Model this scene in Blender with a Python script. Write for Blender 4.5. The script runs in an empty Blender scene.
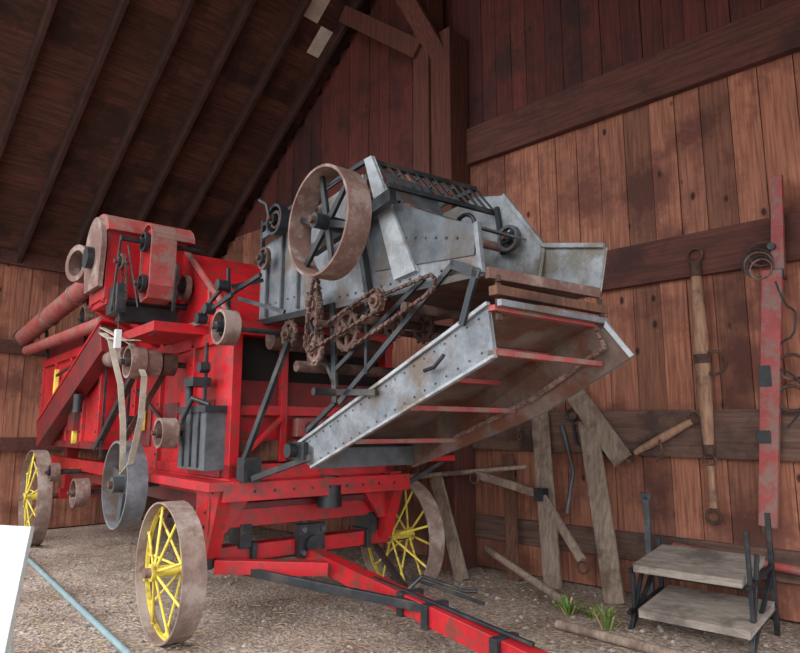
import bpy, math, random
from mathutils import Vector, Matrix
random.seed(7)
# ------------------------------------------------------------------ materials
def lin(c):
    return tuple((x/12.92 if x<=.04045 else ((x+.055)/1.055)**2.4) for x in [v/255 for v in c])+(1,)
MATS={}
def M(name,c1,c2,scale=6,rough=.6,metal=0,bump=.15,c3=None,amt=.5,s3=2.5,stretch=(1,1,1),tone=False,knots=False,fine=60,spec=.5):
    m=bpy.data.materials.new(name); m.use_nodes=True; nt=m.node_tree; N=nt.nodes; L=nt.links
    b=N['Principled BSDF']; b.inputs['Roughness'].default_value=rough; b.inputs['Metallic'].default_value=metal
    b.inputs['Specular IOR Level'].default_value=spec
    tc=N.new('ShaderNodeTexCoord'); mp=N.new('ShaderNodeMapping'); mp.inputs['Scale'].default_value=stretch
    L.new(tc.outputs['Object'],mp.inputs['Vector'])
    def noise(sc,det=8,vec=mp):
        n=N.new('ShaderNodeTexNoise'); n.inputs['Scale'].default_value=sc; n.inputs['Detail'].default_value=det
        n.inputs['Roughness'].default_value=.65
        L.new(vec.outputs['Vector'] if vec is mp else vec.outputs['Object'],n.inputs['Vector']); return n
    def mix(f,a,bb,mode='MIX'):
        x=N.new('ShaderNodeMix'); x.data_type='RGBA'; x.blend_type=mode
        if isinstance(f,float): x.inputs[0].default_value=f
        else: L.new(f,x.inputs[0])
        for i,v in ((6,a),(7,bb)):
            if isinstance(v,tuple): x.inputs[i].default_value=v
            else: L.new(v,x.inputs[i])
        return x.outputs[2]
    def ramp(f,p0,p1):
        r=N.new('ShaderNodeMapRange'); r.inputs[1].default_value=p0; r.inputs[2].default_value=p1
        L.new(f,r.inputs[0]); return r.outputs[0]
    n1=noise(scale)
    col=mix(ramp(n1.outputs['Fac'],.35,.65),lin(c1),lin(c2))
    if c3:
        n2=noise(s3,10,tc)
        lo=.62-.3*amt
        col=mix(ramp(n2.outputs['Fac'],lo,lo+.12),col,lin(c3))
    n3=noise(fine,4)
    col=mix(.3,col,n3.outputs['Fac'],'OVERLAY')
    if knots:
        mk=N.new('ShaderNodeMapping'); mk.inputs['Scale'].default_value=(4,4,2.2); L.new(tc.outputs['Object'],mk.inputs['Vector'])
        v=N.new('ShaderNodeTexVoronoi'); v.inputs['Scale'].default_value=1; L.new(mk.outputs['Vector'],v.inputs['Vector'])
        k=ramp(v.outputs['Distance'],.11,.06)
        col=mix(k,col,lin((55,26,18)))
    if tone:
        a=N.new('ShaderNodeAttribute'); a.attribute_name='tone'
        h=N.new('ShaderNodeHueSaturation'); L.new(a.outputs['Fac'],h.inputs['Value']); L.new(col,h.inputs['Color']); col=h.outputs['Color']
    L.new(col,b.inputs['Base Color'])
    bp=N.new('ShaderNodeBump'); bp.inputs['Strength'].default_value=bump; bp.inputs['Distance'].default_value=.02
    L.new(n1.outputs['Fac'],bp.inputs['Height']); L.new(bp.outputs['Normal'],b.inputs['Normal'])
    MATS[name]=m; return m
M('red_paint',(184,26,36),(150,22,30),4,.36,0,.06,(116,50,44),.4,9)
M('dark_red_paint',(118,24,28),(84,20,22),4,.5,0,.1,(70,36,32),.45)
M('faded_red',(160,72,68),(132,50,50),5,.6,0,.12,(128,96,88),.5,6)
M('galvanized',(130,133,138),(92,96,101),7,.5,.3,.06,(98,86,78),.45,3)
M('galvanized_light',(160,163,166),(128,132,136),9,.5,.2,.05,(112,106,98),.35,3)
M('galvanized_dark',(92,96,101),(64,68,72),7,.5,.3,.08,(76,66,58),.4,3)
M('deck_sheet',(130,114,108),(96,80,72),4,.45,.3,.08,(104,66,50),.5,3)
M('rust',(120,92,84),(94,66,58),12,.8,.15,.3,(142,122,114),.45,6)
M('rust_dark',(88,60,50),(56,42,36),14,.8,.15,.4,(110,86,76),.35,6)
M('tyre_steel',(142,120,110),(114,92,82),10,.75,.15,.25,(160,144,134),.45,4)
M('black_iron',(46,50,54),(28,30,33),8,.45,.3,.1,(70,64,60),.3,5)
M('yellow_paint',(232,212,92),(206,182,66),8,.5,0,.1,(150,116,60),.3,6)
M('belt_canvas',(170,160,145),(140,130,117),10,.9,0,.2)
M('white_paint',(206,209,206),(184,188,186),6,.6,0,.05)
M('pipe_plastic',(140,160,165),(115,138,142),6,.4,0,.05)
M('weathered_wood',(154,136,121),(116,97,84),5,.9,0,.3,(96,78,66),.4,3,(6,6,1))
M('gray_plank',(160,148,137),(122,111,102),5,.9,0,.3,(104,94,86),.35,3,(4,1,6))
M('brown_wood',(112,76,58),(78,50,38),5,.9,0,.3,(64,44,34),.4,3,(6,6,1))
M('tan_wood',(164,128,104),(124,90,70),5,.8,0,.2,(98,72,58),.4,4,(6,6,1))
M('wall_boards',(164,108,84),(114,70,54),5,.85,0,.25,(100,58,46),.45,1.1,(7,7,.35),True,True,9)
M('wall_boards_red',(100,44,36),(66,30,25),5,.85,0,.25,(54,27,22),.45,1.1,(7,7,.35),True,True,9)  # redder stain; shade under the roof is also put into the dark tone
M('wall_beam',(98,56,46),(66,38,31),5,.9,0,.3,(60,35,29),.4,1.5,(7,.4,7))
M('wall_beam_gray',(114,86,74),(78,56,48),5,.9,0,.3,(66,48,42),.4,1.5,(7,.4,7))
M('post_wood',(98,52,40),(64,35,28),5,.9,0,.3,None,.4,1.5,(7,7,.4))
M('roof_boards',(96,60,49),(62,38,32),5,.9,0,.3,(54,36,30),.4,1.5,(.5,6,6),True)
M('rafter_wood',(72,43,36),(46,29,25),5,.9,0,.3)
M('patch_board',(235,228,218),(205,195,182),5,.8,0,.1)
M('backing',(20,13,11),(14,10,9),5,.95)
M('stone',(164,152,142),(112,100,92),5,.9,0,.2,None,.4,1,(1,1,1),True)
M('weed_green',(110,135,60),(80,105,45),8,.7)
M('straw',(190,170,130),(160,140,100),8,.9)
def ground_mat():
    m=bpy.data.materials.new('gravel'); m.use_nodes=True; nt=m.node_tree;N=nt.nodes;L=nt.links;b=N['Principled BSDF'];b.inputs['Roughness'].default_value=.95
    b.inputs['Specular IOR Level'].default_value=.2
    tc=N.new('ShaderNodeTexCoord')
    def no(s,d=8):
        n=N.new('ShaderNodeTexNoise');n.inputs['Scale'].default_value=s;n.inputs['Detail'].default_value=d;n.inputs['Roughness'].default_value=.7;L.new(tc.outputs['Object'],n.inputs['Vector']);return n
    a=no(1.2);c=no(22);v=N.new('ShaderNodeTexVoronoi');v.inputs['Scale'].default_value=38;L.new(tc.outputs['Object'],v.inputs['Vector'])
    r=N.new('ShaderNodeValToRGB');r.color_ramp.elements[0].position=.36;r.color_ramp.elements[1].position=.66
    r.color_ramp.elements[0].color=lin((142,122,108));r.color_ramp.elements[1].color=lin((194,176,163));L.new(a.outputs['Fac'],r.inputs[0])
    r2=N.new('ShaderNodeValToRGB');r2.color_ramp.elements[0].position=.36;r2.color_ramp.elements[1].position=.6
    r2.color_ramp.elements[0].color=(.42,.39,.36,1);r2.color_ramp.elements[1].color=(1.25,1.25,1.25,1);L.new(c.outputs['Fac'],r2.inputs[0])
    x=N.new('ShaderNodeMix');x.data_type='RGBA';x.blend_type='MULTIPLY';x.inputs[0].default_value=.8
    L.new(r.outputs[0],x.inputs[6]);L.new(r2.outputs[0],x.inputs[7])
    hs=N.new('ShaderNodeMix');hs.data_type='RGBA';hs.blend_type='OVERLAY';hs.inputs[0].default_value=.35
    bw=N.new('ShaderNodeRGBToBW');L.new(v.outputs['Color'],bw.inputs[0]);L.new(x.outputs[2],hs.inputs[6]);L.new(bw.outputs[0],hs.inputs[7])
    L.new(hs.outputs[2],b.inputs['Base Color'])
    ad=N.new('ShaderNodeMath');ad.operation='ADD';L.new(c.outputs['Fac'],ad.inputs[0]);L.new(v.outputs['Distance'],ad.inputs[1])
    bp=N.new('ShaderNodeBump');bp.inputs['Strength'].default_value=.6;bp.inputs['Distance'].default_value=.03;L.new(ad.outputs[0],bp.inputs['Height']);L.new(bp.outputs['Normal'],b.inputs['Normal'])
    MATS['gravel']=m
ground_mat()
# ------------------------------------------------------------------ mesh builder
V=Vector
class MB:
    def __init__(s): s.v=[];s.f=[];s.m=[];s.sm=[];s.t=[];s.mats=[]
    def mi(s,n):
        if n not in s.mats: s.mats.append(n)
        return s.mats.index(n)
    def add(s,vs,fs,mat,smooth=False,tone=1.0):
        o=len(s.v); s.v+= [tuple(v) for v in vs]; k=s.mi(mat)
        for f in fs: s.f.append([i+o for i in f]); s.m.append(k); s.sm.append(smooth); s.t.append(tone)
    BF=[(0,3,2,1),(4,5,6,7),(0,1,5,4),(1,2,6,5),(2,3,7,6),(3,0,4,7)]
    def box(s,x0,x1,y0,y1,z0,z1,mat,tone=1.0):
        s.add([(x0,y0,z0),(x1,y0,z0),(x1,y1,z0),(x0,y1,z0),(x0,y0,z1),(x1,y0,z1),(x1,y1,z1),(x0,y1,z1)],s.BF,mat,False,tone)
    def beam(s,p,q,w,h,mat,up=(0,0,1),tone=1.0,w2=None,h2=None):
        p=V(p);q=V(q);d=(q-p).normalized();u=V(up)
        if abs(d.dot(u))>.98:u=V((0,1,0))
        sd=d.cross(u).normalized();u=sd.cross(d)
        w2=w if w2 is None else w2;h2=h if h2 is None else h2
        vs=[]
        for c,ww,hh in((p,w,h),(q,w2,h2)):
            for a,b in((-1,-1),(1,-1),(1,1),(-1,1)): vs.append(c+sd*a*ww/2+u*b*hh/2)
        s.add(vs,[(0,1,2,3),(7,6,5,4),(0,4,5,1),(1,5,6,2),(2,6,7,3),(3,7,4,0)],mat,False,tone)
    def poly(s,pts,off,mat,mat2=None):
        n=len(pts);off=V(off);a=[V(p) for p in pts];b=[p+off for p in a]
        s.add(a+b,[tuple(range(n))],mat); 
        s.add(a+b,[tuple(range(2*n-1,n-1,-1))]+[(i,(i+1)%n,(i+1)%n+n,i+n) for i in range(n)],mat2 or mat)
    def lathe(s,c,ax,prof,mat,n=32,closed=True,smooth=True):
        c=V(c);ax=V(ax).normalized();t=V((0,0,1)) if abs(ax.z)<.9 else V((1,0,0));u=ax.cross(t).normalized();w=ax.cross(u)
        vs=[];k=len(prof)
        for i in range(n):
            th=2*math.pi*i/n
            for x,r in prof: vs.append(c+ax*x+(u*math.cos(th)+w*math.sin(th))*r)
        fs=[]
        for i in range(n):
            j=(i+1)%n
            for a in range(k if closed else k-1):
                b=(a+1)%k; fs.append((i*k+a,i*k+b,j*k+b,j*k+a))
        s.add(vs,fs,mat,smooth)
    def cyl(s,p,q,r,mat,n=16,r2=None):
        p=V(p);q=V(q);d=q-p;L=d.length;r2=r if r2 is None else r2
        ax=d.normalized();t=V((0,0,1)) if abs(ax.z)<.9 else V((1,0,0));u=ax.cross(t).normalized();w=ax.cross(u)
        a=[p+(u*math.cos(2*math.pi*i/n)+w*math.sin(2*math.pi*i/n))*r for i in range(n)]
        b=[q+(u*math.cos(2*math.pi*i/n)+w*math.sin(2*math.pi*i/n))*r2 for i in range(n)]
        s.add(a+b,[(i,i+n,(i+1)%n+n,(i+1)%n) for i in range(n)],mat,True)
        s.add(a+b,[tuple(range(n)),tuple(range(2*n-1,n-1,-1))],mat,False)
    def ring(s,c,ax,r0,r1,wd,mat,n=40):
        h=wd/2
        c=V(c);ax=V(ax).normalized();t=V((0,0,1)) if abs(ax.z)<.9 else V((1,0,0));u=ax.cross(t).normalized();w=ax.cross(u)
        P=[(-h,r0),(h,r0),(h,r1),(-h,r1)];vs=[]
        for i in range(n):
            th=2*math.pi*i/n
            for x,r in P: vs.append(c+ax*x+(u*math.cos(th)+w*math.sin(th))*r)
        for a in range(4):
            b=(a+1)%4
            s.add(vs,[(i*4+a,i*4+b,((i+1)%n)*4+b,((i+1)%n)*4+a) for i in range(n)],mat,a in(0,2))
    def torus(s,c,ax,R,r,mat,n=24,k=8):
        prof=[(math.cos(2*math.pi*i/k)*r,R+math.sin(2*math.pi*i/k)*r) for i in range(k)]
        s.lathe(c,ax,prof,mat,n)
    def tube(s,pts,r,mat,n=8):
        for a,b in zip(pts,pts[1:]): s.cyl(a,b,r,mat,n)
        for a in pts[1:-1]: s.ball(a,r*1.01,mat,n)
    def ball(s,c,r,mat,n=10,sc=(1,1,1)):
        vs=[];m=max(4,n//2)
        for j in range(m+1):
            ph=math.pi*j/m
            for i in range(n):
                th=2*math.pi*i/n;vs.append((c[0]+r*sc[0]*math.sin(ph)*math.cos(th),c[1]+r*sc[1]*math.sin(ph)*math.sin(th),c[2]+r*sc[2]*math.cos(ph)))
        s.add(vs,[(j*n+i,(j+1)*n+i,(j+1)*n+(i+1)%n,j*n+(i+1)%n) for j in range(m) for i in range(n)],mat,True)
    def strip(s,pts,wv,th,mat):
        wv=V(wv)
        for a,b in zip(pts,pts[1:]):
            a=V(a);b=V(b);d=(b-a).normalized();nn=d.cross(wv.normalized())*th/2
            vs=[a-wv/2-nn,a+wv/2-nn,a+wv/2+nn,a-wv/2+nn,b-wv/2-nn,b+wv/2-nn,b+wv/2+nn,b-wv/2+nn]
            s.add(vs,[(0,1,2,3),(7,6,5,4),(0,4,5,1),(1,5,6,2),(2,6,7,3),(3,7,4,0)],mat)
    def rivets(s,p,q,n,r=.009,mat='galvanized_dark'):
        p=V(p);q=V(q)
        for i in range(n): s.ball(p.lerp(q,(i+.5)/n),r,mat,6)
    def chain(s,pts,mat,pitch=.045,sz=.018):
        P=[V(p) for p in pts]
        k=0
        for a,b in zip(P,P[1:]):
            L=(b-a).length;n=max(1,int(L/pitch))
            for i in range(n):
                p=a+(b-a)*(i/n);q=a+(b-a)*((i+.85)/n)
                w=sz*2 if k%2 else sz*1.1
                s.beam(p,q,w,sz if k%2 else sz*1.4,mat);k+=1
    def pulley(s,c,R,w,mat,rimt=.015,nsp=5,smat='black_iron',spr=.014,hub=.04,ax=(1,0,0),flat=False):
        c=V(c);A=V(ax).normalized()
        s.ring(c,A,R-rimt,R,w,mat,48 if R>.2 else 28)
        t=V((0,0,1)) if abs(A.z)<.9 else V((1,0,0));u=A.cross(t).normalized();v=A.cross(u)
        s.cyl(c-A*(w*.5+.02),c+A*(w*.5+.02),hub,smat,14)
        s.cyl(c-A*(w*.5+.05),c+A*(w*.5+.04),hub*.5,'rust_dark',10)
        for i in range(nsp):
            th=2*math.pi*i/nsp+.3;d=u*math.cos(th)+v*math.sin(th)
            if flat: s.beam(c+d*hub*.8,c+d*(R-rimt*.5),flat,.02,smat,up=A,w2=flat*.8)
            else: s.beam(c+d*hub*.8,c+d*(R-rimt*.5),spr*2.4,spr*1.2,smat,up=A,w2=spr*1.6)
    def wagonwheel(s,c,R,w):
        c=V(c);A=V((1,0,0))
        s.ring(c,A,R-.014,R,w,'tyre_steel',72)
        s.ring(c,A,R-.028,R-.012,.03,'yellow_paint',64)
        s.cyl(c-A*.12,c+A*.12,.042,'yellow_paint',20)
        s.cyl(c-A*.18,c-A*.11,.036,'rust',16); s.cyl(c-A*.135,c-A*.118,.062,'yellow_paint',20);s.cyl(c+A*.118,c+A*.135,.062,'yellow_paint',20)
        for i in range(16):
            th=2*math.pi*i/16+.1;d=V((0,math.cos(th),math.sin(th)));sd=-1 if i%2 else 1
            s.cyl(c+A*sd*.1+d*.035,c+A*sd*.02+d*(R-.02),.0105,'yellow_paint',8)
            s.ball(c+A*sd*.02+d*(R-.03),.018,'yellow_paint',8)
    def build(s,name,parent=None,loc=None,rot=0,bevel=0):
        me=bpy.data.meshes.new(name);me.from_pydata(s.v,[],s.f)
        for n in s.mats: me.materials.append(MATS[n])
        me.polygons.foreach_set('material_index',s.m);me.polygons.foreach_set('use_smooth',s.sm)
        at=me.attributes.new('tone','FLOAT','FACE');at.data.foreach_set('value',s.t)
        me.validate();me.update()
        o=bpy.data.objects.new(name,me);bpy.context.collection.objects.link(o)
        if parent:o.parent=parent
        if loc is not None:o.location=loc;o.rotation_euler=(0,0,rot)
        if bevel:
            b=o.modifiers.new('bevel','BEVEL');b.width=bevel;b.segments=2;b.limit_method='ANGLE'
        return o
def empty(name,loc,rot):
    e=bpy.data.objects.new(name,None);bpy.context.collection.objects.link(e);e.location=loc;e.rotation_euler=(0,0,rot);return e
MO=(-1.69,4.975,0);MR=math.radians(39)
WO=(.787,7.64,0);WR=math.radians(46)
def roofz(t): return 7.85-.79*(t-1.71) if t>.5 else 8.806+.79*(t-.5)  # before the ridge: unseen front slope, shaped to shade the upper right wall
# ------------------------------------------------------------------ ground with loose stones and straw
mb=MB();mb.box(-30,30,-25,35,-.3,0,'gravel')
for i in range(5200):
    y=random.uniform(3.4,9.8);x=random.uniform(-.62*y-.3,.62*y)
    n=(x-WO[0])*math.cos(WR)+(y-WO[1])*math.sin(WR)
    if n>-.15: continue
    r=random.choice([.005,.007,.009,.012,.012,.018,.024])*random.uniform(.7,1.2);tn=random.uniform(.6,1.3)
    vs=[(x+r*random.uniform(.7,1.2)*a,y+r*random.uniform(.7,1.2)*b,r*.3+r*.7*c) for a,b,c in((1,0,0),(0,1,0),(-1,0,0),(0,-1,0),(0,0,1),(0,0,-1))]
    mb.add(vs,[(0,1,4),(1,2,4),(2,3,4),(3,0,4),(1,0,5),(2,1,5),(3,2,5),(0,3,5)],'stone',False,tn)
for i in range(1100):
    y=random.uniform(3.6,9);x=random.uniform(-.6*y,.4*y);th=random.uniform(0,3.14);L=random.uniform(.03,.09)
    n=(x-WO[0])*math.cos(WR)+(y-WO[1])*math.sin(WR)
    if n>-.2: continue
    mb.beam((x,y,.006),(x+L*math.cos(th),y+L*math.sin(th),.008),.004,.003,'straw')
mb.build('ground')
# ------------------------------------------------------------------ shed
def wallboards(fixed,axis,c0,c1,zf0,zf1,mat,w=.27,thick=.03):
    mb=MB();c=c0
    while c<c1-.02:
        ww=min(w*random.uniform(.8,1.1),c1-c);jit=random.uniform(-.006,.006);tn=random.choice([.68,.82,.92,1,1.08,1.2])*random.uniform(.94,1.06)
        zt=min(zf1(c),zf1(c+ww));zb=zf0(c)
        a0,a1=c+.0035,c+ww-.0035
        if axis=='y': mb.box(fixed+jit,fixed+thick+jit,a0,a1,zb,zt,mat,tn)
        else: mb.box(a0,a1,fixed+jit,fixed+thick+jit,zb,zt,mat,tn)
        for z in (.45,1.4,1.6,2.98,3.18,4.8,5.0,6.2):
            if z<zt and z>zb and axis=='y':
                for q in(.3,.7): mb.cyl((fixed+jit-.003,c+ww*q,z),(fixed+jit+.004,c+ww*q,z),.008,'backing',6)
        c+=ww
    return mb
mb=wallboards(0,'y',-7,6.3,lambda t:.02,lambda t:min(4.9,roofz(t)-.05),'wall_boards')
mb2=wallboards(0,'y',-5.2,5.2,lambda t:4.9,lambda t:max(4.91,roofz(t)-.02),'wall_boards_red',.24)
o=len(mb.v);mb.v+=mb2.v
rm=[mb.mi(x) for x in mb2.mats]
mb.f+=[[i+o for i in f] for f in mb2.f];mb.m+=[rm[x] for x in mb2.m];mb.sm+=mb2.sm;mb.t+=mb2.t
mb.poly([(.05,-7,0),(.05,6.35,0),(.05,6.35,roofz(6.35)),(.05,.5,roofz(.5)),(.05,-7,roofz(-7))],(.03,0,0),'backing')
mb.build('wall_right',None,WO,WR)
mb=wallboards(6.3,'x',-6.4,-.0,lambda t:.02,lambda t:roofz(6.3)-.05,'wall_boards',.22)
mb.box(-6.4,.08,6.35,6.38,0,roofz(6.35),'backing')
mb.build('wall_back',None,WO,WR)
mb=MB();mb.beam((-.05,-.12,4.92),(-.05,-7,4.92),.46,.09,'wall_beam',up=(-1,0,0));mb.build('trim_1',None,WO,WR,.008)
mb=MB();mb.beam((-.04,-.6,3.08),(-.04,-7,3.08),.40,.07,'wall_beam',up=(-1,0,0));mb.build('trim_2',None,WO,WR,.008)
mb=MB();mb.beam((-.04,-.12,1.5),(-.04,-7,1.42),.42,.06,'wall_beam_gray',up=(-1,0,0));mb.build('trim_3',None,WO,WR,.008)
mb=MB();mb.beam((-.03,-.12,.45),(-.03,-7,.42),.25,.05,'wall_beam_gray',up=(-1,0,0));mb.build('trim_4',None,WO,WR,.008)
mb=MB()
for z,h in((4.12,.22),(2.75,.2),(1.3,.2)): mb.beam((-.1,6.26,z),(-6.4,6.26,z),h,.07,'wall_beam',up=(0,-1,0))
mb.build('trim_5',None,WO,WR)
mb=MB();mb.box(-.38,-.02,-.11,.2,0,6.4,'post_wood');mb.box(-.42,-.12,.2,.46,3.6,roofz(.46)-.14,'post_wood')
mb.beam((-.44,.34,6.25),(-.44,1.8,7.45),.24,.08,'post_wood',up=(1,0,0));mb.beam((-.32,.09,6.1),(-1.3,.75,8.15),.24,.1,'post_wood',up=(1,0,0))
mb.build('timber_post',None,WO,WR,.01)
mb=MB()
n=34;S=5.9/n
for sgn in(0,1):  # second pass is the unseen front slope, added to darken the upper right wall
    for i in range(n):
        ta=.5+i*S if sgn==0 else .5-i*1.15*S;tb=ta+(S-.001)*(1 if sgn==0 else -1.15)
        xs=[-6.4,-4.3,-2.1,.15]
        for x0,x1 in zip(xs,xs[1:]):
            za,zb=roofz(ta),roofz(tb);tn=random.uniform(.7,1.25)
            segs=[(x0,x1,'roof_boards')]
            if sgn==0 and i in(8,9) and x0==-2.1: segs=[(x0,-.92,'roof_boards'),(-.92,-.58,'patch_board'),(-.58,x1,'roof_boards')]
            if sgn==0 and i in(10,11) and x0==-2.1: segs=[(x0,-.5,'roof_boards'),(-.5,-.2,'patch_board'),(-.2,x1,'roof_boards')]
            for p,q,mt in segs:
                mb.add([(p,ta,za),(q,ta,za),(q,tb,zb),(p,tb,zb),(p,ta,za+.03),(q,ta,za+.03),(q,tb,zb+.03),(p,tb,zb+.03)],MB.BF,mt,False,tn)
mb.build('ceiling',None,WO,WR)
mb=MB();x=-.25
while x>-6.4:
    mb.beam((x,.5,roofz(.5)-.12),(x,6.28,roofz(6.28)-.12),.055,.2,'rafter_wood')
    mb.beam((x,.5,roofz(.5)-.12),(x,-6.2,roofz(-6.2)-.12),.055,.2,'rafter_wood');x-=.72  # rafters of the added, unseen front slope
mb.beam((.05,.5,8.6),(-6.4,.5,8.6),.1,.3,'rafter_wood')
mb.build('roof_rafters',None,WO,WR)
# ------------------------------------------------------------------ threshing machine
TM=empty('threshing_machine',MO,MR)
for nm,c,R in(('front_wheel_left',(0,.0,.49),.49),('front_wheel_right',(2.17,.0,.53),.53),('rear_wheel_left',(0.02,5.12,.62),.62),('rear_wheel_right',(2.23,5.12,.62),.62)):
    mb=MB();mb.wagonwheel(c,R,.17);mb.build(nm,TM)
mb=MB()
mb.cyl((-.15,0,.49),(2.33,0,.52),.035,'rust_dark');mb.cyl((-.15,5.12,.62),(2.38,5.12,.62),.035,'rust_dark')
mb.box(.25,1.98,-.08,.07,.50,.62,'red_paint');mb.box(.25,1.98,-.1,.1,.76,.90,'red_paint')
mb.box(.3,1.95,5.04,5.19,.58,.72,'red_paint');mb.box(.35,.5,5.04,5.19,.7,1.3,'red_paint');mb.box(1.7,1.85,5.04,5.19,.7,1.3,'red_paint')
for a in(.5,1.72): mb.box(a,a+.1,-.11,.09,.6,.78,'black_iron')
mb.cyl((1.12,-.02,.45),(1.12,-.02,1.0),.05,'black_iron');mb.box(1.0,1.24,-.16,-.06,.48,.74,'black_iron');mb.cyl((1.12,-.2,.58),(1.12,-.14,.58),.075,'black_iron')
for a,z in((1.03,.7),(1.21,.7),(1.03,.52),(1.21,.52)): mb.cyl((a,-.19,z),(a,-.15,z),.022,'galvanized_dark',8)
for a in(.24,.6,1.7): mb.box(a,a+.04,-.13,.12,.48,.64,'black_iron')
mb.build('axles',TM,bevel=.004)
mb=MB()
mb.beam((1.12,.0,.5),(1.2,-3.6,.1),.12,.13,'red_paint')
mb.beam((.42,-.06,.47),(1.12,-1.55,.36),.045,.06,'black_iron');mb.beam((1.85,-.06,.47),(1.18,-1.35,.38),.035,.05,'black_iron')
mb.beam((.3,-.12,.5),(1.02,-.55,.46),.09,.1,'red_paint')
mb.beam((1.12,-1.0,.455),(1.19,-2.4,.32),.03,.02,'black_iron')
mb.beam((1.3,-1.2,.46),(1.32,-1.9,.42),.02,.02,'black_iron')
for l in(-1.35,-1.6,-2.2): mb.box(1.07,1.27,l-.03,l+.03,.5+l*.112-.08,.5+l*.112+.075,'black_iron')
mb.tube([(1.2,-1.3,.42),(1.28,-1.35,.5),(1.3,-1.75,.47),(1.36,-1.8,.47)],.014,'black_iron')
mb.build('tongue',TM,bevel=.004)
mb=MB()
mb.box(.3,.42,-.3,5.75,1.0,1.14,'red_paint');mb.box(1.83,1.95,-.3,5.75,1.0,1.14,'red_paint')
mb.box(.24,2.0,-.36,-.2,.98,1.12,'red_paint')
mb.box(.12,.36,-.36,1.0,1.06,1.13,'red_paint')
mb.box(1.4,2.5,-.42,-.3,1.22,1.27,'red_paint');mb.beam((2.4,-.36,1.22),(1.95,-.3,1.0),.03,.04,'black_iron')
for l in(2.5,4.2): mb.box(.3,1.95,l,l+.1,1.0,1.12,'red_paint')
for a in(.22,1.86):
    mb.poly([(a,-.36,1.12),(a,.1,1.12),(a,.06,.56),(a,-.14,.56)],(.1,0,0),'red_paint')
    mb.rivets((a-.002,-.25,1.05),(a-.002,.0,1.05),3,.015,'black_iron');mb.rivets((a-.002,-.1,.95),(a-.002,-.05,.62),3,.015,'black_iron')
mb.poly([(.22,-.18,1.0),(.55,-.18,1.0),(.35,-.18,.74),(.22,-.18,.74)],(0,.03,0),'red_paint')
mb.poly([(1.96,-.18,1.0),(1.6,-.18,1.0),(1.8,-.18,.74),(1.96,-.18,.74)],(0,.03,0),'red_paint')
mb.box(.5,1.7,.25,.35,.92,1.02,'red_paint');mb.box(.45,1.75,-.15,-.08,.9,.95,'dark_red_paint')
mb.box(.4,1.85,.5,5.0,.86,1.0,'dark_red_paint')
mb.cyl((1.2,-.28,.88),(1.2,-.28,1.06),.1,'black_iron',20);mb.cyl((1.2,-.28,1.06),(1.2,-.28,1.13),.075,'black_iron',20)
mb.rivets((.4,-.365,1.05),(1.9,-.365,1.05),9,.012,'black_iron')
mb.build('undercarriage',TM,bevel=.005)
mb=MB()
mb.box(.36,1.9,-.05,2.5,1.12,2.35,'red_paint')
mb.box(.12,2.0,2.5,5.7,1.3,2.5,'red_paint')
mb.poly([(.12,2.4,2.5),(.12,5.75,2.5),(.12,5.6,2.66),(.12,2.6,2.7)],(1.88,0,0),'dark_red_paint')
mb.poly([(.36,-.15,2.35),(.36,.95,3.15),(.36,1.9,3.15),(.36,2.7,2.6),(.36,2.6,2.3)],(1.54,0,0),'red_paint')
mb.beam((.35,-.15,2.38),(.35,.95,3.17),.03,.05,'faded_red');mb.beam((.35,.35,2.4),(.35,.35,2.7),.02,.03,'faded_red')
mb.rivets((.352,-.05,2.4),(.352,.9,3.08),9,.01,'dark_red_paint')
for a in(.34,1.84): mb.box(a,a+.08,-.2,-.05,1.1,2.38,'red_paint')
mb.box(.34,1.92,-.22,-.05,2.25,2.36,'red_paint');mb.box(.34,1.92,-.2,-.05,1.12,1.24,'red_paint');mb.box(.34,1.92,-.14,-.05,1.62,1.7,'red_paint')
mb.box(.42,1.84,-.09,-.04,1.9,2.24,'backing');mb.box(.42,1.84,-.10,-.04,1.7,1.9,'dark_red_paint')
mb.box(.42,1.84,-.12,-.05,1.26,1.42,'brown_wood');mb.box(.8,.86,-.15,-.05,1.25,2.25,'red_paint');mb.beam((.42,-.16,1.25),(.8,-.16,1.6),.05,.03,'red_paint')
mb.box(.95,1.2,-.16,-.05,1.45,1.6,'faded_red');mb.cyl((1.07,-.2,1.52),(1.07,-.1,1.52),.05,'black_iron',12)
for l in(.55,1.35,2.1): mb.box(.32,.37,l,l+.07,1.13,2.35,'red_paint');mb.rivets((.315,l+.035,1.2),(.315,l+.035,2.3),7,.011,'black_iron')
mb.box(.32,.37,-.05,2.5,2.2,2.3,'red_paint');mb.box(.33,.37,-.05,2.5,1.14,1.22,'red_paint')
for l in(2.52,3.2,3.95,4.8,5.6): mb.box(.08,.13,l,l+.08,1.3,2.5,'red_paint');mb.rivets((.078,l+.04,1.4),(.078,l+.04,2.45),6,.013,'black_iron')
mb.box(.08,.13,2.5,5.7,2.4,2.5,'red_paint');mb.box(.08,.13,2.5,5.7,1.3,1.38,'dark_red_paint')
mb.box(.04,.09,4.6,4.66,1.95,2.3,'yellow_paint');mb.box(.04,.09,3.4,3.46,1.35,1.6,'yellow_paint');mb.box(.28,.33,1.75,1.8,1.5,1.85,'yellow_paint');mb.box(.28,.33,.62,.66,1.3,1.5,'yellow_paint')
for l in(.3,1.1,1.8): mb.box(.34,.365,l-.16,l+.16,1.35,1.75,'dark_red_paint')
mb.build('body',TM,bevel=.006)
mb=MB()
mb.beam((.02,2.1,2.45),(-.02,4.7,1.45),.16,.34,'dark_red_paint')
mb.beam((.02,2.1,2.62),(-.02,4.7,1.62),.19,.03,'red_paint')
mb.beam((.1,1.5,2.0),(.1,2.6,1.3),.06,.06,'black_iron')
mb.build('elevator_trunk',TM,bevel=.005)
mb=MB()
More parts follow.
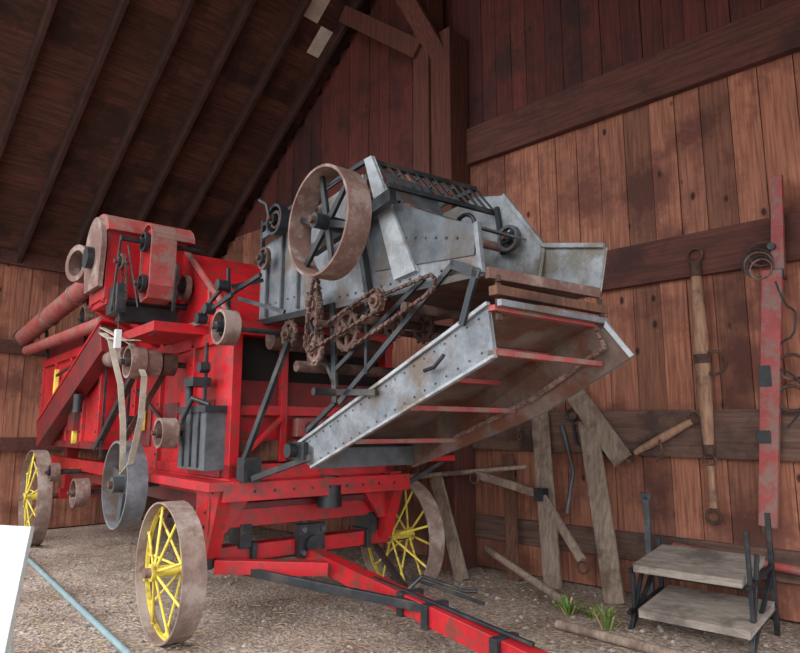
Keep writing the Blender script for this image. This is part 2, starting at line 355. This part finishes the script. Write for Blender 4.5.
mb.cyl((.05,2.7,3.22),(-.15,6.0,2.86),.12,'faded_red',24);mb.ring((-.15,6.0,2.86),(-.2,3.3,-.36),.08,.14,.08,'rust_dark',24)
for q in(.25,.6): mb.ring(V((.05,2.7,3.22)).lerp(V((-.15,6.0,2.86)),q),(-.2,3.3,-.36),.11,.135,.05,'rust',24)
mb.cyl((.0,2.2,2.62),(-.1,5.9,2.66),.07,'faded_red',20)
mb.ring((-.2,2.45,3.25),(.95,.3,0),.14,.2,.16,'rust',24);mb.cyl((-.15,2.45,3.25),(.4,2.7,3.15),.13,'black_iron',20)
mb.beam((.1,3.4,2.5),(.1,3.4,3.1),.04,.04,'black_iron');mb.beam((.05,5.2,2.5),(.0,5.2,2.9),.04,.04,'black_iron')
mb.build('stacker_pipe',TM)
mb=MB()
mb.box(-.32,.4,1.05,1.55,2.65,3.3,'red_paint')
arc=[(math.cos(th),math.sin(th)) for th in [math.pi*i/12 for i in range(13)]]
mb.poly([(-.34,1.3+.33*c,3.26+.2*s_) for c,s_ in arc],(.78,0,0),'faded_red')
mb.poly([(-.38,1.3+.3*c,3.1+.33*s_) for c,s_ in arc]+[(-.38,1.05,2.75),(-.38,1.5,2.75)],(.04,0,0),'rust')
mb.cyl((-.44,1.3,3.05),(-.38,1.3,3.05),.1,'black_iron')
loop_=[(.02,.72+.14*math.cos(t),3.14+.14*math.sin(t)) for t in [math.pi*i/10 for i in range(11)]]+[(.02,.58,2.72),(.02,.62,2.62),(.02,.78,2.6),(.02,.86,2.72),(.02,.86,3.14)]
mb.strip(loop_,(.22,0,0),.012,'faded_red')
mb.poly([(-.06,.72+.125*math.cos(t),3.13+.125*math.sin(t)) for t in [math.pi*i/10 for i in range(11)]]+[(-.06,.6,2.72),(-.06,.64,2.63),(-.06,.78,2.61),(-.06,.84,2.72)],(.16,0,0),'red_paint')
mb.pulley((-.1,.72,3.12),.09,.04,'black_iron',.02,4)
mb.pulley((-.1,.72,2.75),.08,.04,'black_iron',.02,4)
mb.pulley((.3,.8,2.78),.12,.05,'rust',.02,5);mb.pulley((.38,.85,2.72),.08,.05,'rust_dark',.02,5)
mb.cyl((-.3,.9,2.62),(.45,.9,2.62),.03,'black_iron');mb.cyl((-.3,.72,3.12),(.4,.72,3.12),.022,'black_iron')
mb.box(-.28,-.2,.8,1.1,2.5,2.75,'black_iron');mb.beam((-.25,.9,3.2),(-.3,.85,2.5),.02,.02,'black_iron');mb.beam((-.2,.85,3.1),(-.1,.8,2.55),.015,.015,'black_iron')
mb.pulley((-.24,.86,2.95),.07,.03,'rust_dark',.02,4);mb.chain([(-.22,.8,2.95),(-.2,.8,2.6),(-.2,.9,2.58),(-.22,.93,2.95)],'rust_dark',.035,.012)
mb.beam((-.32,1.5,2.65),(.36,1.5,2.3),.05,.05,'red_paint');mb.beam((-.32,1.1,2.65),(.36,1.1,2.3),.05,.05,'red_paint')
mb.box(-.3,.36,1.05,1.55,2.6,2.66,'red_paint');mb.box(-.2,.3,.95,1.1,2.45,2.6,'black_iron')
mb.box(-.28,-.23,.75,.8,2.18,2.34,'white_paint');mb.cyl((-.25,.78,2.3),(-.25,.85,2.6),.006,'black_iron',6)
mb.build('grain_weigher',TM,bevel=.004)
def P(nm,fn):
    mb=MB();fn(mb);mb.build(nm,TM)
def f(mb):
    mb.cyl((-.2,.85,2.08),(.4,.85,2.08),.025,'black_iron')
    mb.pulley((-.08,.85,2.08),.14,.13,'rust',.02,5,'rust_dark');mb.cyl((.0,.85,2.08),(.12,.85,2.08),.115,'rust',24);mb.pulley((.2,.85,2.08),.1,.12,'rust_dark',.02,5,'rust_dark')
P('drive_pulley_set',f)
P('side_pulley_low',lambda mb:(mb.pulley((.05,.36,1.48),.12,.13,'rust',.02,5,'rust_dark'),mb.cyl((.1,.36,1.48),(.4,.36,1.48),.02,'black_iron')))
P('side_pulley_front',lambda mb:(mb.pulley((.14,-.5,2.24),.13,.12,'rust',.02,5),mb.cyl((.1,-.5,2.24),(.7,-.5,2.24),.02,'black_iron'),mb.beam((.22,-.5,2.24),(.34,-.1,2.3),.05,.08,'black_iron')))
def f(mb):
    mb.pulley((.0,1.2,1.03),.38,.17,'galvanized',.02,4,'galvanized_dark',.03,.07,flat=.11);mb.cyl((.0,1.2,1.03),(.5,1.2,1.03),.035,'black_iron')
P('fan_pulley',f)
P('rear_crank_pulley',lambda mb:(mb.pulley((.0,2.7,.85),.15,.14,'rust',.02,5,'rust_dark'),mb.cyl((.0,2.7,.85),(.6,2.7,.85),.03,'black_iron'),mb.pulley((-.0,4.0,1.0),.11,.1,'rust',.02,5),mb.cyl((.0,4.0,1.0),(.6,4.0,1.0),.03,'black_iron'),mb.pulley((.0,3.0,2.75),.16,.1,'rust_dark',.02,5)))
def f(mb):
    mb.box(.18,.36,-.12,.42,1.2,1.66,'galvanized_dark');mb.box(.16,.36,-.14,.44,1.64,1.69,'black_iron')
    for l in(0,.15,.3): mb.box(.165,.185,l-.01,l+.01,1.22,1.64,'black_iron')
P('grease_box',f)
def f(mb):
    w=(.05,0,0)
    mb.strip([(-.22,1.35,2.38),(-.2,1.2,2.3),(-.18,1.08,2.1),(-.15,.98,1.9),(-.12,.93,1.55),(-.1,.95,1.3),(-.08,1.0,1.13),(-.06,.86,1.22),(-.04,.72,1.6),(-.04,.7,1.95),(-.12,.85,2.24),(-.2,1.5,2.45)],w,.008,'belt_canvas')
    mb.strip([(-.2,1.5,2.4),(-.2,1.3,2.34),(-.17,1.0,2.28),(-.1,.75,2.26)],(.06,0,0),.01,'belt_canvas')
    mb.strip([(.0,1.5,1.28),(.22,1.0,2.0)],(.06,0,0),.008,'rust_dark')
P('canvas_belt',f)
def f(mb):
    mb.tube([(.1,.2,1.55),(.15,.1,1.75),(.25,.0,1.7)],.02,'black_iron');mb.cyl((.2,.3,1.7),(.2,.3,1.9),.03,'black_iron');mb.box(.15,.3,.1,.3,1.85,1.92,'black_iron')
    for a,b in(((.2,.2,2.42),(.2,-.3,2.6)),((.2,-.1,2.45),(.2,-.45,2.5)),((.25,-.3,2.3),(.25,-.25,2.75)),((-.05,.6,2.3),(.3,.3,2.4)),((.2,1.9,1.3),(.2,1.9,2.3)),((.28,0.1,1.2),(.28,1.9,1.9)),((.02,2.6,2.35),(.02,4.4,2.2)),((.3,-.1,2.55),(.3,-.7,2.62)),((.3,-.35,2.5),(.45,-.8,2.35)),((.1,.5,2.5),(.1,.45,2.9)),((.3,-.2,2.62),(.55,-.25,2.7)),((.25,.1,1.25),(.25,.1,2.2)),((.1,2.4,1.2),(.1,2.4,2.4))):
        mb.beam(a,b,.022,.03,'black_iron')
    for c in((.18,-.28,2.6),(.18,-.05,2.45),(.2,.15,2.4),(-.02,.62,2.35),(.22,.1,2.0),(.22,1.9,1.6)): mb.cyl(V(c)-V((.03,0,0)),V(c)+V((.05,0,0)),.045,'black_iron',12)
    mb.box(-.1,.36,.35,1.2,2.3,2.38,'red_paint');mb.cyl((.0,1.9,2.2),(.0,1.3,2.2),.08,'rust',16)
    mb.box(.02,.1,3.3,3.6,1.5,1.9,'dark_red_paint');mb.cyl((-.02,3.0,1.7),(-.02,3.0,1.9),.05,'black_iron')
P('levers',f)
# ---- feeder house
mb=MB()
mb.poly([(.6,-.1,2.38),(.6,-.1,2.98),(.6,-.9,3.12),(.6,-1.55,3.2),(.6,-1.62,2.78),(.6,-1.8,2.66),(.6,-2.6,2.56),(.6,-2.63,2.32),(.6,-1.2,2.34)],(.02,0,0),'galvanized')
mb.poly([(1.5,-.1,2.38),(1.5,-.1,2.98),(1.5,-1.2,3.15),(1.5,-1.72,3.2),(1.5,-2.0,3.13),(1.5,-2.33,2.68),(1.5,-2.78,2.58),(1.5,-2.72,2.3),(1.5,-1.2,2.34)],(.02,0,0),'galvanized_light')
mb.poly([(.6,-.1,2.36),(.6,-2.65,2.30),(1.5,-2.65,2.30),(1.5,-.1,2.36)],(0,0,.02),'deck_sheet')
mb.poly([(.6,-.1,2.98),(.6,-1.0,3.1),(1.5,-1.0,3.1),(1.5,-.1,2.98)],(0,0,.02),'galvanized_dark')
hood=[(-1.62,2.80),(-1.75,2.9),(-1.95,2.88),(-2.15,2.78),(-2.4,2.66),(-2.6,2.58)]
for (l0,z0),(l1,z1) in zip(hood,hood[1:]): mb.poly([(.6,l0,z0),(.6,l1,z1),(1.0,l1,z1),(1.0,l0,z0)],(0,0,-.012),'galvanized_dark')
mb.poly([(.59,l,z) for l,z in hood]+[(.59,-2.58,2.42),(.59,-1.7,2.5)],(.012,0,0),'galvanized_dark')
mb.beam((.59,-1.2,2.34),(.59,-2.64,2.31),.03,.04,'galvanized_dark');mb.beam((.59,-.1,2.37),(.59,-1.2,2.34),.03,.05,'black_iron')
mb.beam((.585,-2.61,2.59),(.585,-2.64,2.31),.03,.03,'galvanized',up=(0,1,0))
mb.beam((1.5,-2.72,2.31),(.6,-2.66,2.31),.03,.06,'rust')
mb.beam((1.49,-2.33,2.67),(1.42,-2.3,2.3),.03,.02,'galvanized_light');mb.beam((1.49,-2.33,2.69),(1.49,-2.78,2.59),.03,.03,'galvanized_light');mb.beam((1.49,-2.0,3.13),(1.49,-2.33,2.69),.03,.03,'galvanized_light')
for l,z in((-.25,2.7),(-.75,2.75),(-.5,3.0)): mb.beam((.585,l,2.4),(.585,l,z+.2),.03,.02,'galvanized_dark')
mb.rivets((.595,-.15,2.5),(.595,-1.1,2.5),10);mb.rivets((.595,-1.25,2.4),(.595,-2.55,2.38),14);mb.rivets((.585,-1.8,2.7),(.585,-2.5,2.53),8)
mb.poly([(.57,-1.60,3.28),(.57,-1.68,3.28),(.57,-2.12,2.42),(.57,-1.92,2.40)],(.025,0,0),'galvanized_light')
mb.poly([(.63,-1.75,3.15),(.63,-1.85,2.95),(1.0,-1.9,2.9),(1.0,-1.8,3.1)],(0,0,.012),'galvanized_dark')
mb.build('feeder_house',TM,bevel=.003)
mb=MB()
A0=V((.6,-1.6,3.28));A1=V((1.5,-1.72,3.26));B0=V((.6,-1.82,3.04));B1=V((1.5,-1.92,3.02))
for p,q in((A0,A1),(B0,B1)): mb.beam(p,q,.03,.03,'black_iron')
for i in range(13): mb.beam(A0.lerp(A1,i/12),B0.lerp(B1,i/12),.014,.014,'black_iron')
C0=V((.6,-.9,3.2));C1=V((1.5,-1.0,3.2))
for i in range(7): mb.beam(A0.lerp(A1,i/6),C0.lerp(C1,i/6),.014,.014,'black_iron')
mb.beam(A0,(.6,-.1,3.2),.025,.03,'black_iron');mb.beam(A1,(1.5,-.1,3.2),.025,.03,'black_iron');mb.beam((.6,-.1,3.2),(1.5,-.1,3.2),.02,.02,'black_iron')
mb.beam((.6,-.12,2.9),(.6,-.12,3.24),.03,.03,'black_iron');mb.beam((.6,-.95,3.05),(.6,-.95,3.27),.03,.03,'black_iron');mb.beam((1.47,-1.95,3.05),(1.47,-2.0,2.7),.03,.03,'black_iron')
mb.build('band_guard_grate',TM)
mb=MB()
mb.cyl((.62,-1.45,2.85),(1.49,-1.45,2.85),.05,'black_iron')
for i in range(6): 
    a=.72+i*.13;mb.ring((a,-1.5,2.85),(1,.15,0),.1,.2,.02,'black_iron',20)
    for k in range(4):
        th=k*math.pi/2+i*.5;mb.beam((a,-1.5,2.85),(a,-1.5+.24*math.cos(th),2.85+.24*math.sin(th)),.02,.05,'galvanized_dark')
mb.cyl((.62,-2.0,2.74),(1.49,-2.0,2.74),.03,'rust')
mb.torus((1.2,-1.9,2.85),(1,0,0),.1,.015,'black_iron');mb.build('band_cutter',TM)
mb=MB();mb.pulley((.34,-1.53,2.81),.36,.17,'rust',.018,6,'black_iron',.02,.05);mb.cyl((.3,-1.53,2.81),(.7,-1.53,2.81),.03,'black_iron')
mb.beam((.5,-1.1,2.75),(.5,-2.0,2.9),.05,.08,'black_iron');mb.beam((.55,-1.54,2.95),(.55,-1.7,2.35),.05,.04,'black_iron')
mb.build('feeder_drive_pulley',TM)
mb=MB();mb.pulley((.45,-.65,3.08),.12,.07,'black_iron',.02,5);mb.pulley((.5,-.65,3.08),.07,.14,'rust_dark',.02,5);mb.cyl((.4,-.65,3.08),(.7,-.65,3.08),.02,'rust')
mb.tube([(.38,-.65,3.08),(.38,-.6,3.2),(.34,-.55,3.24)],.014,'black_iron');mb.beam((.52,-.3,3.05),(.52,-1.1,3.12),.03,.05,'galvanized_dark')
mb.pulley((.5,-.35,2.85),.09,.03,'rust_dark',.02,5);mb.pulley((1.42,-2.1,2.78),.09,.04,'galvanized_dark',.02,5);mb.build('feeder_small_pulleys',TM)
mb=MB()
def spr(c,R,mat='rust'):
    c=V(c);mb.pulley(c,R,.02,mat,.03,5,mat)
    n=int(R*120)
    for i in range(n):
        th=2*math.pi*i/n;d=V((0,math.cos(th),math.sin(th)));mb.beam(c+d*(R-.005),c+d*(R+.015),.014,.014,mat)
spr((.5,-1.12,2.36),.09);spr((.5,-1.15,2.05),.09);spr((.52,-1.5,2.14),.13,'rust_dark');spr((.5,-1.85,2.27),.07);spr((.52,-.75,2.2),.1,'rust_dark');spr((.75,-1.7,2.18),.1,'rust_dark');spr((1.0,-1.7,2.18),.1,'rust_dark')
def loop(c1,r1,c2,r2,mat='rust_dark'):
    c1=V(c1);c2=V(c2);d=(c2-c1).normalized();n=V((0,-d.z,d.y))
    pts=[]
    for k in range(9):
        th=math.pi*k/8;pts.append(c2+n*math.cos(th)*r2+d*math.sin(th)*r2)
    for k in range(9):
        th=math.pi*k/8;pts.append(c1-n*math.cos(th)*r1-d*math.sin(th)*r1)
    mb.chain(pts+[pts[0]],mat,.035,.014)
loop((.5,-1.12,2.38),.09,(.5,-1.15,2.03),.09);loop((.48,-1.15,2.1),.05,(.48,-1.85,2.27),.07);loop((.46,-1.2,2.48),.04,(.46,-1.15,2.1),.07);loop((.52,-1.5,2.14),.13,(.52,-2.3,2.3),.05)
for a,b,w in(((.57,-1.25,2.36),(.57,-1.3,1.68),.05),((.57,-2.45,2.4),(.57,-1.35,1.68),.035),((.57,-2.2,2.36),(.57,-1.3,1.9),.03),((.57,-2.62,2.34),(.57,-2.5,2.05),.04),((.57,-2.42,2.4),(.57,-2.64,2.3),.05),((.57,-1.3,1.75),(.57,-1.75,1.73),.04),((.57,-.9,2.34),(.57,-1.3,1.8),.03),((.57,-1.65,2.35),(.57,-1.65,1.85),.025),((.57,-1.3,1.68),(.57,-.95,1.5),.03),((.57,-1.9,2.3),(.57,-1.4,2.2),.025)):
    mb.beam(a,b,w,.02,'black_iron',up=(1,0,0))
mb.beam((.5,-.78,2.14),(.38,-.32,1.2),.05,.03,'black_iron',up=(1,0,0));mb.beam((.42,-.45,1.15),(.62,-.95,1.32),.04,.04,'black_iron');mb.box(.36,.5,-.42,-.3,1.12,1.3,'black_iron')
mb.cyl((.5,-.8,1.36),(.62,-.8,1.36),.05,'black_iron');mb.cyl((.4,-1.3,1.75),(1.6,-1.3,1.75),.025,'black_iron');mb.cyl((.4,-1.3,2.2),(1.6,-1.3,2.2),.025,'rust_dark')
mb.cyl((.5,-2.1,2.2),(1.6,-2.1,2.2),.03,'rust_dark');mb.cyl((.5,-.9,1.95),(1.6,-.9,1.95),.04,'rust_dark');mb.cyl((.5,-1.7,2.18),(1.6,-1.7,2.18),.03,'rust_dark')
mb.cyl((.55,-.4,2.2),(1.6,-.4,2.2),.08,'rust_dark')
mb.build('feeder_linkage',TM)
mb=MB()
mb.poly([(.6,-.80,1.40),(.6,-2.66,2.13),(.6,-2.70,1.87),(.6,-.98,1.25)],(.02,0,0),'galvanized')
mb.beam((.595,-.8,1.41),(.595,-2.67,2.145),.03,.022,'galvanized_light');mb.beam((.595,-.98,1.25),(.595,-2.71,1.87),.03,.018,'galvanized_light')
mb.rivets((.596,-.9,1.41),(.596,-2.64,2.09),20,.007);mb.rivets((.596,-1.05,1.3),(.596,-2.66,1.91),18,.007)
mb.poly([(1.5,-.85,1.42),(1.5,-2.74,2.16),(1.56,-2.88,1.92),(1.56,-2.2,1.60),(1.5,-.98,1.22)],(.02,0,0),'deck_sheet','galvanized')
mb.beam((1.5,-2.72,2.16),(1.56,-2.88,1.92),.03,.03,'galvanized_light')
mb.poly([(.6,-.85,1.42),(.6,-2.66,2.12),(1.5,-2.66,2.12),(1.5,-.85,1.42)],(0,0,.02),'deck_sheet')
mb.poly([(.6,-.8,1.3),(.6,-1.0,1.24),(1.5,-1.0,1.24),(1.5,-.8,1.3)],(0,0,.14),'galvanized_dark')
for l,z in((-2.68,1.89),(-2.0,1.63),(-1.45,1.43)): mb.beam((.6,l,z),(1.53,l,z),.055,.03,'faded_red')
for l,z in((-2.68,2.12),(-2.3,1.97),(-1.9,1.82)): mb.beam((.6,l,z),(1.53,l,z),.06,.03,'faded_red')
mb.beam((.6,-2.7,2.21),(1.53,-2.72,2.21),.06,.05,'brown_wood');mb.beam((.6,-2.74,2.14),(1.53,-2.74,2.14),.03,.035,'galvanized')
mb.chain([(1.47,-2.7,2.12),(1.49,-2.75,1.98),(1.49,-2.2,1.70),(1.48,-1.4,1.42)],'rust',.045,.02)
mb.chain([(.66,-2.68,2.3),(.64,-2.7,2.05)],'rust_dark',.04,.018);mb.chain([(1.5,-2.72,2.32),(1.5,-2.74,2.1)],'rust_dark',.04,.018)
mb.tube([(.57,-2.2,1.83),(.55,-2.3,1.84),(.55,-2.38,1.9)],.012,'black_iron')
mb.box(.56,.62,-.92,-.78,1.3,1.42,'black_iron')
mb.build('feeder_trough',TM,bevel=.003)
# ------------------------------------------------------------------ clutter on right wall (local n,t,z)
def WB(nm,fn,bevel=.004):
    mb=MB();fn(mb);return mb.build(nm,None,WO,WR,bevel)
WB('weathered_board',lambda mb:mb.beam((-.1,-1.02,1.85),(-.3,-1.24,.0),.19,.035,'weathered_wood',up=(-1,0,0)))
WB('weathered_board',lambda mb:mb.beam((-.12,-1.36,2.0),(-.16,-1.95,1.22),.2,.04,'weathered_wood',up=(-1,0,0)))
WB('weathered_board',lambda mb:mb.beam((-.12,-1.58,1.6),(-.42,-1.93,.0),.19,.035,'weathered_wood',up=(-1,0,0)))
WB('weathered_board',lambda mb:mb.beam((-.1,-.62,1.25),(-.28,-.78,.0),.14,.03,'brown_wood',up=(-1,0,0)))
WB('wooden_stake',lambda mb:mb.beam((-.46,.1,1.0),(-.66,-.42,0),.16,.04,'weathered_wood',up=(-1,0,0)))
WB('wooden_pole',lambda mb:mb.cyl((-.64,.4,.98),(-.2,-.92,1.13),.03,'weathered_wood',12,.022))
WB('evener_bar',lambda mb:(mb.beam((-.42,-.45,1.04),(-.36,-1.18,.88),.08,.05,'weathered_wood',up=(-1,0,0)),mb.beam((-.36,-1.18,.88),(-.55,-1.7,.35),.07,.05,'weathered_wood',up=(-1,0,0)),mb.box(-.42,-.3,-1.23,-1.13,.82,.94,'black_iron'),mb.torus((-.45,-.42,1.0),(1,0,0),.05,.012,'rust_dark'),mb.torus((-.58,-1.72,.3),(1,0,0),.05,.012,'rust_dark')))
WB('iron_rod',lambda mb:mb.tube([(-.09,-1.28,1.55),(-.11,-1.4,1.1),(-.2,-1.36,.7)],.02,'galvanized_dark'))
WB('fallen_pole',lambda mb:mb.cyl((-.42,-.55,.3),(-.78,-1.62,.04),.035,'weathered_wood',12))
WB('fallen_pole',lambda mb:mb.cyl((-1.42,-1.95,.04),(-1.5,-2.9,.04),.035,'weathered_wood',12))
def chain_hang(mb):
    for i in range(9): mb.torus((-.13,-.83+.005*i,1.78-i*.05),(1,0,0) if i%2 else (0,1,0),.024,.007,'rust_dark',12,6)
WB('hanging_chain',chain_hang,0)
def tree1(mb):
    mb.torus((-.1,-2.7,3.06),(1,0,0),.065,.014,'rust_dark');mb.cyl((-.1,-2.7,2.86),(-.1,-2.7,3.0),.05,'rust_dark')
    n=8
    for i in range(n):
        z0=2.95-i*(1.65/n);z1=2.95-(i+1)*(1.65/n);w=lambda z:.085+.045*math.sin(math.pi*(2.95-z)/1.65)
        mb.cyl((-.1,-2.7,z0),(-.1,-2.7,z1),w(z0)/2,'tan_wood',12,w(z1)/2)
    mb.cyl((-.1,-2.7,2.08),(-.1,-2.7,2.16),.072,'rust_dark');mb.cyl((-.1,-2.7,1.3),(-.1,-2.7,1.38),.05,'rust_dark')
    mb.torus((-.1,-2.7,1.25),(1,0,0),.05,.013,'rust_dark');mb.cyl((-.1,-2.7,1.2),(-.1,-2.7,.85),.034,'tan_wood',10);mb.torus((-.1,-2.7,.78),(1,0,0),.055,.016,'rust_dark')
    mb.torus((-.12,-2.8,2.08),(1,0,0),.1,.014,'rust_dark')
WB('singletree',tree1)
def tree2(mb):
    mb.cyl((-.12,-2.05,1.3),(-.12,-2.32,1.44),.03,'tan_wood',12,.042);mb.cyl((-.12,-2.32,1.44),(-.12,-2.58,1.58),.042,'tan_wood',12,.03)
    mb.torus((-.12,-2.6,1.62),(1,0,0),.05,.012,'rust_dark');mb.torus((-.12,-2.0,1.26),(1,0,0),.05,.012,'rust_dark');mb.tube([(-.16,-2.3,1.42),(-.16,-2.32,1.3),(-.16,-2.26,1.22)],.012,'rust_dark')
WB('singletree',tree2)
def neckyoke(mb):
    mb.beam((-.14,-3.42,3.6),(-.14,-3.36,2.75),.08,.05,'faded_red',up=(-1,0,0),w2=.1)
    mb.beam((-.17,-3.33,2.8),(-.2,-3.14,.75),.15,.06,'faded_red',up=(-1,0,0),w2=.13)
    mb.box(-.2,-.1,-3.41,-3.3,2.72,2.8,'black_iron');mb.cyl((-.2,-3.34,3.0),(-.08,-3.34,3.0),.03,'black_iron')
    for z,y in((2.95,-3.26),(2.0,-3.4),(1.75,-3.38)): mb.torus((-.16,y,z),(1,.2,0),.1,.014,'rust_dark')
    mb.box(-.22,-.14,-3.26,-3.17,1.85,2.02,'black_iron');mb.box(-.24,-.14,-3.22,-3.12,1.4,1.5,'black_iron')
    mb.tube([(-.2,-3.1,.85),(-.2,-3.1,.7)],.02,'rust_dark')
    pts=[(-.2,-3.4+.12*math.cos(t*.5)*(.4+.6*t/20),2.7-.05*t+.03*math.sin(t*1.3)) for t in range(24)]
    mb.tube(pts,.009,'black_iron',6)
    for i in range(4): mb.torus((-.17-.01*i,-3.22-.01*i,2.88-.02*i),(1,.1-.06*i,.2-.1*i),.12-.012*i,.007,'rust' if i%2 else 'black_iron')
WB('wagon_pole',neckyoke)
WB('red_bar',lambda mb:mb.cyl((-.13,-2.35,.50),(-.16,-3.5,.42),.035,'faded_red',12))
WB('iron_hook',lambda mb:(mb.torus((-.09,-1.4,1.66),(1,0,0),.06,.012,'black_iron'),mb.tube([(-.09,-1.4,1.6),(-.1,-1.45,1.36)],.012,'black_iron')),0)
def steps(mb):
    for (z,n0,n1,t0,t1) in((.42,-1.0,-.42,-2.38,-3.16),(.12,-1.1,-.5,-2.45,-3.22)):
        mb.poly([(n0,t0,z),(n0,t1,z),(n1,t1,z+.08),(n1,t0,z+.08)],(0,0,.055),'gray_plank')
    for t in(-2.35,-3.2):
        h=.62 if t>-3 else .88
        mb.beam((-1.02,t,0),(-.75,t,h*.7),.03,.03,'black_iron',up=(0,1,0));mb.beam((-.42,t,0),(-.42,t,h),.035,.035,'black_iron',up=(0,1,0));mb.beam((-1.02,t,.0),(-.42,t,.48),.03,.03,'black_iron',up=(0,1,0))
        mb.beam((-1.05,t,.12),(-.42,t,.2),.03,.03,'black_iron',up=(0,1,0));mb.beam((-1.0,t,.42),(-.42,t,.5),.03,.03,'black_iron',up=(0,1,0));mb.beam((-.95,t,.1),(-.95,t,.8 if t<-3 else .42),.03,.03,'black_iron',up=(0,1,0))
    mb.beam((-.42,-2.35,.3),(-.42,-3.2,.3),.03,.03,'black_iron')
WB('metal_frame_steps',steps)
WB('galvanized_post',lambda mb:(mb.box(-.36,-.32,-2.25,-2.2,0,.95,'galvanized_dark'),mb.box(-.36,-.30,-2.27,-2.18,.9,.96,'galvanized_dark')))
WB('corrugated_sheet',lambda mb:mb.beam((-.6,-3.6,0),(-.3,-3.78,.35),.35,.02,'galvanized_dark',up=(-1,0,0)))
def weed(nm,n,t,k,h):
    mb=MB()
    for i in range(k):
        th=random.uniform(0,6.28);r=random.uniform(.02,.12);hh=h*random.uniform(.5,1)
        p=V((n+.4*r*math.cos(th),t+.4*r*math.sin(th),0));q=p+V((r*math.cos(th)*.7,r*math.sin(th)*.7,hh*.7));e=q+V((r*.8*math.cos(th),r*.8*math.sin(th),hh*.25))
        s_=V((-math.sin(th),math.cos(th),0))*.007
        mb.add([p-s_,p+s_,q+s_*1.4,q-s_*1.4,e],[(0,1,2,3),(3,2,4)],'weed_green' if i%3 else 'straw')
        if i%2: mb.ball(tuple(q),.014,'weed_green',6,(1.2,1.2,.4))
    mb.build(nm,None,WO,WR)
weed('weed_plant',-1.0,-1.8,46,.15);weed('weed_plant',-1.15,-2.22,30,.2);weed('weed_plant',-.95,-2.0,24,.1)
mb=MB()
mb.cyl((-1.79,4.6,.027),(-4.80,8.5,.027),.025,'pipe_plastic',12);mb.build('plastic_pipe')
mb=MB();mb.beam((-2.06,3.3,0),(-2.01,3.45,1.02),.26,.04,'white_paint',up=(0,-1,0));mb.box(-2.2,-1.92,3.2,3.7,0,.03,'white_paint');mb.beam((-2.05,3.7,.02),(-2.05,3.45,.9),.08,.03,'white_paint',up=(0,1,0));mb.build('white_sign_board',bevel=.004)
# ------------------------------------------------------------------ camera / light
cd=bpy.data.cameras.new('camera');cam=bpy.data.objects.new('camera',cd);bpy.context.collection.objects.link(cam)
cam.location=(0,0,1.5);cam.rotation_euler=(math.radians(90)+math.atan(104/650),0,0);cd.sensor_width=36;cd.lens=29.25
bpy.context.scene.camera=cam
w=bpy.data.worlds.new('world');bpy.context.scene.world=w;w.use_nodes=True
w.node_tree.nodes['Background'].inputs[0].default_value=(.88,.94,1,1);w.node_tree.nodes['Background'].inputs[1].default_value=2.6
sl=bpy.data.lights.new('sun','SUN');sl.energy=2.0;sl.angle=math.radians(45);sl.color=(1,.97,.93);so=bpy.data.objects.new('sun',sl);bpy.context.collection.objects.link(so)
so.rotation_euler=V((.35,.8,-.6)).to_track_quat('-Z','Y').to_euler()
sc=bpy.context.scene;sc.view_settings.view_transform='Standard';sc.view_settings.exposure=.25
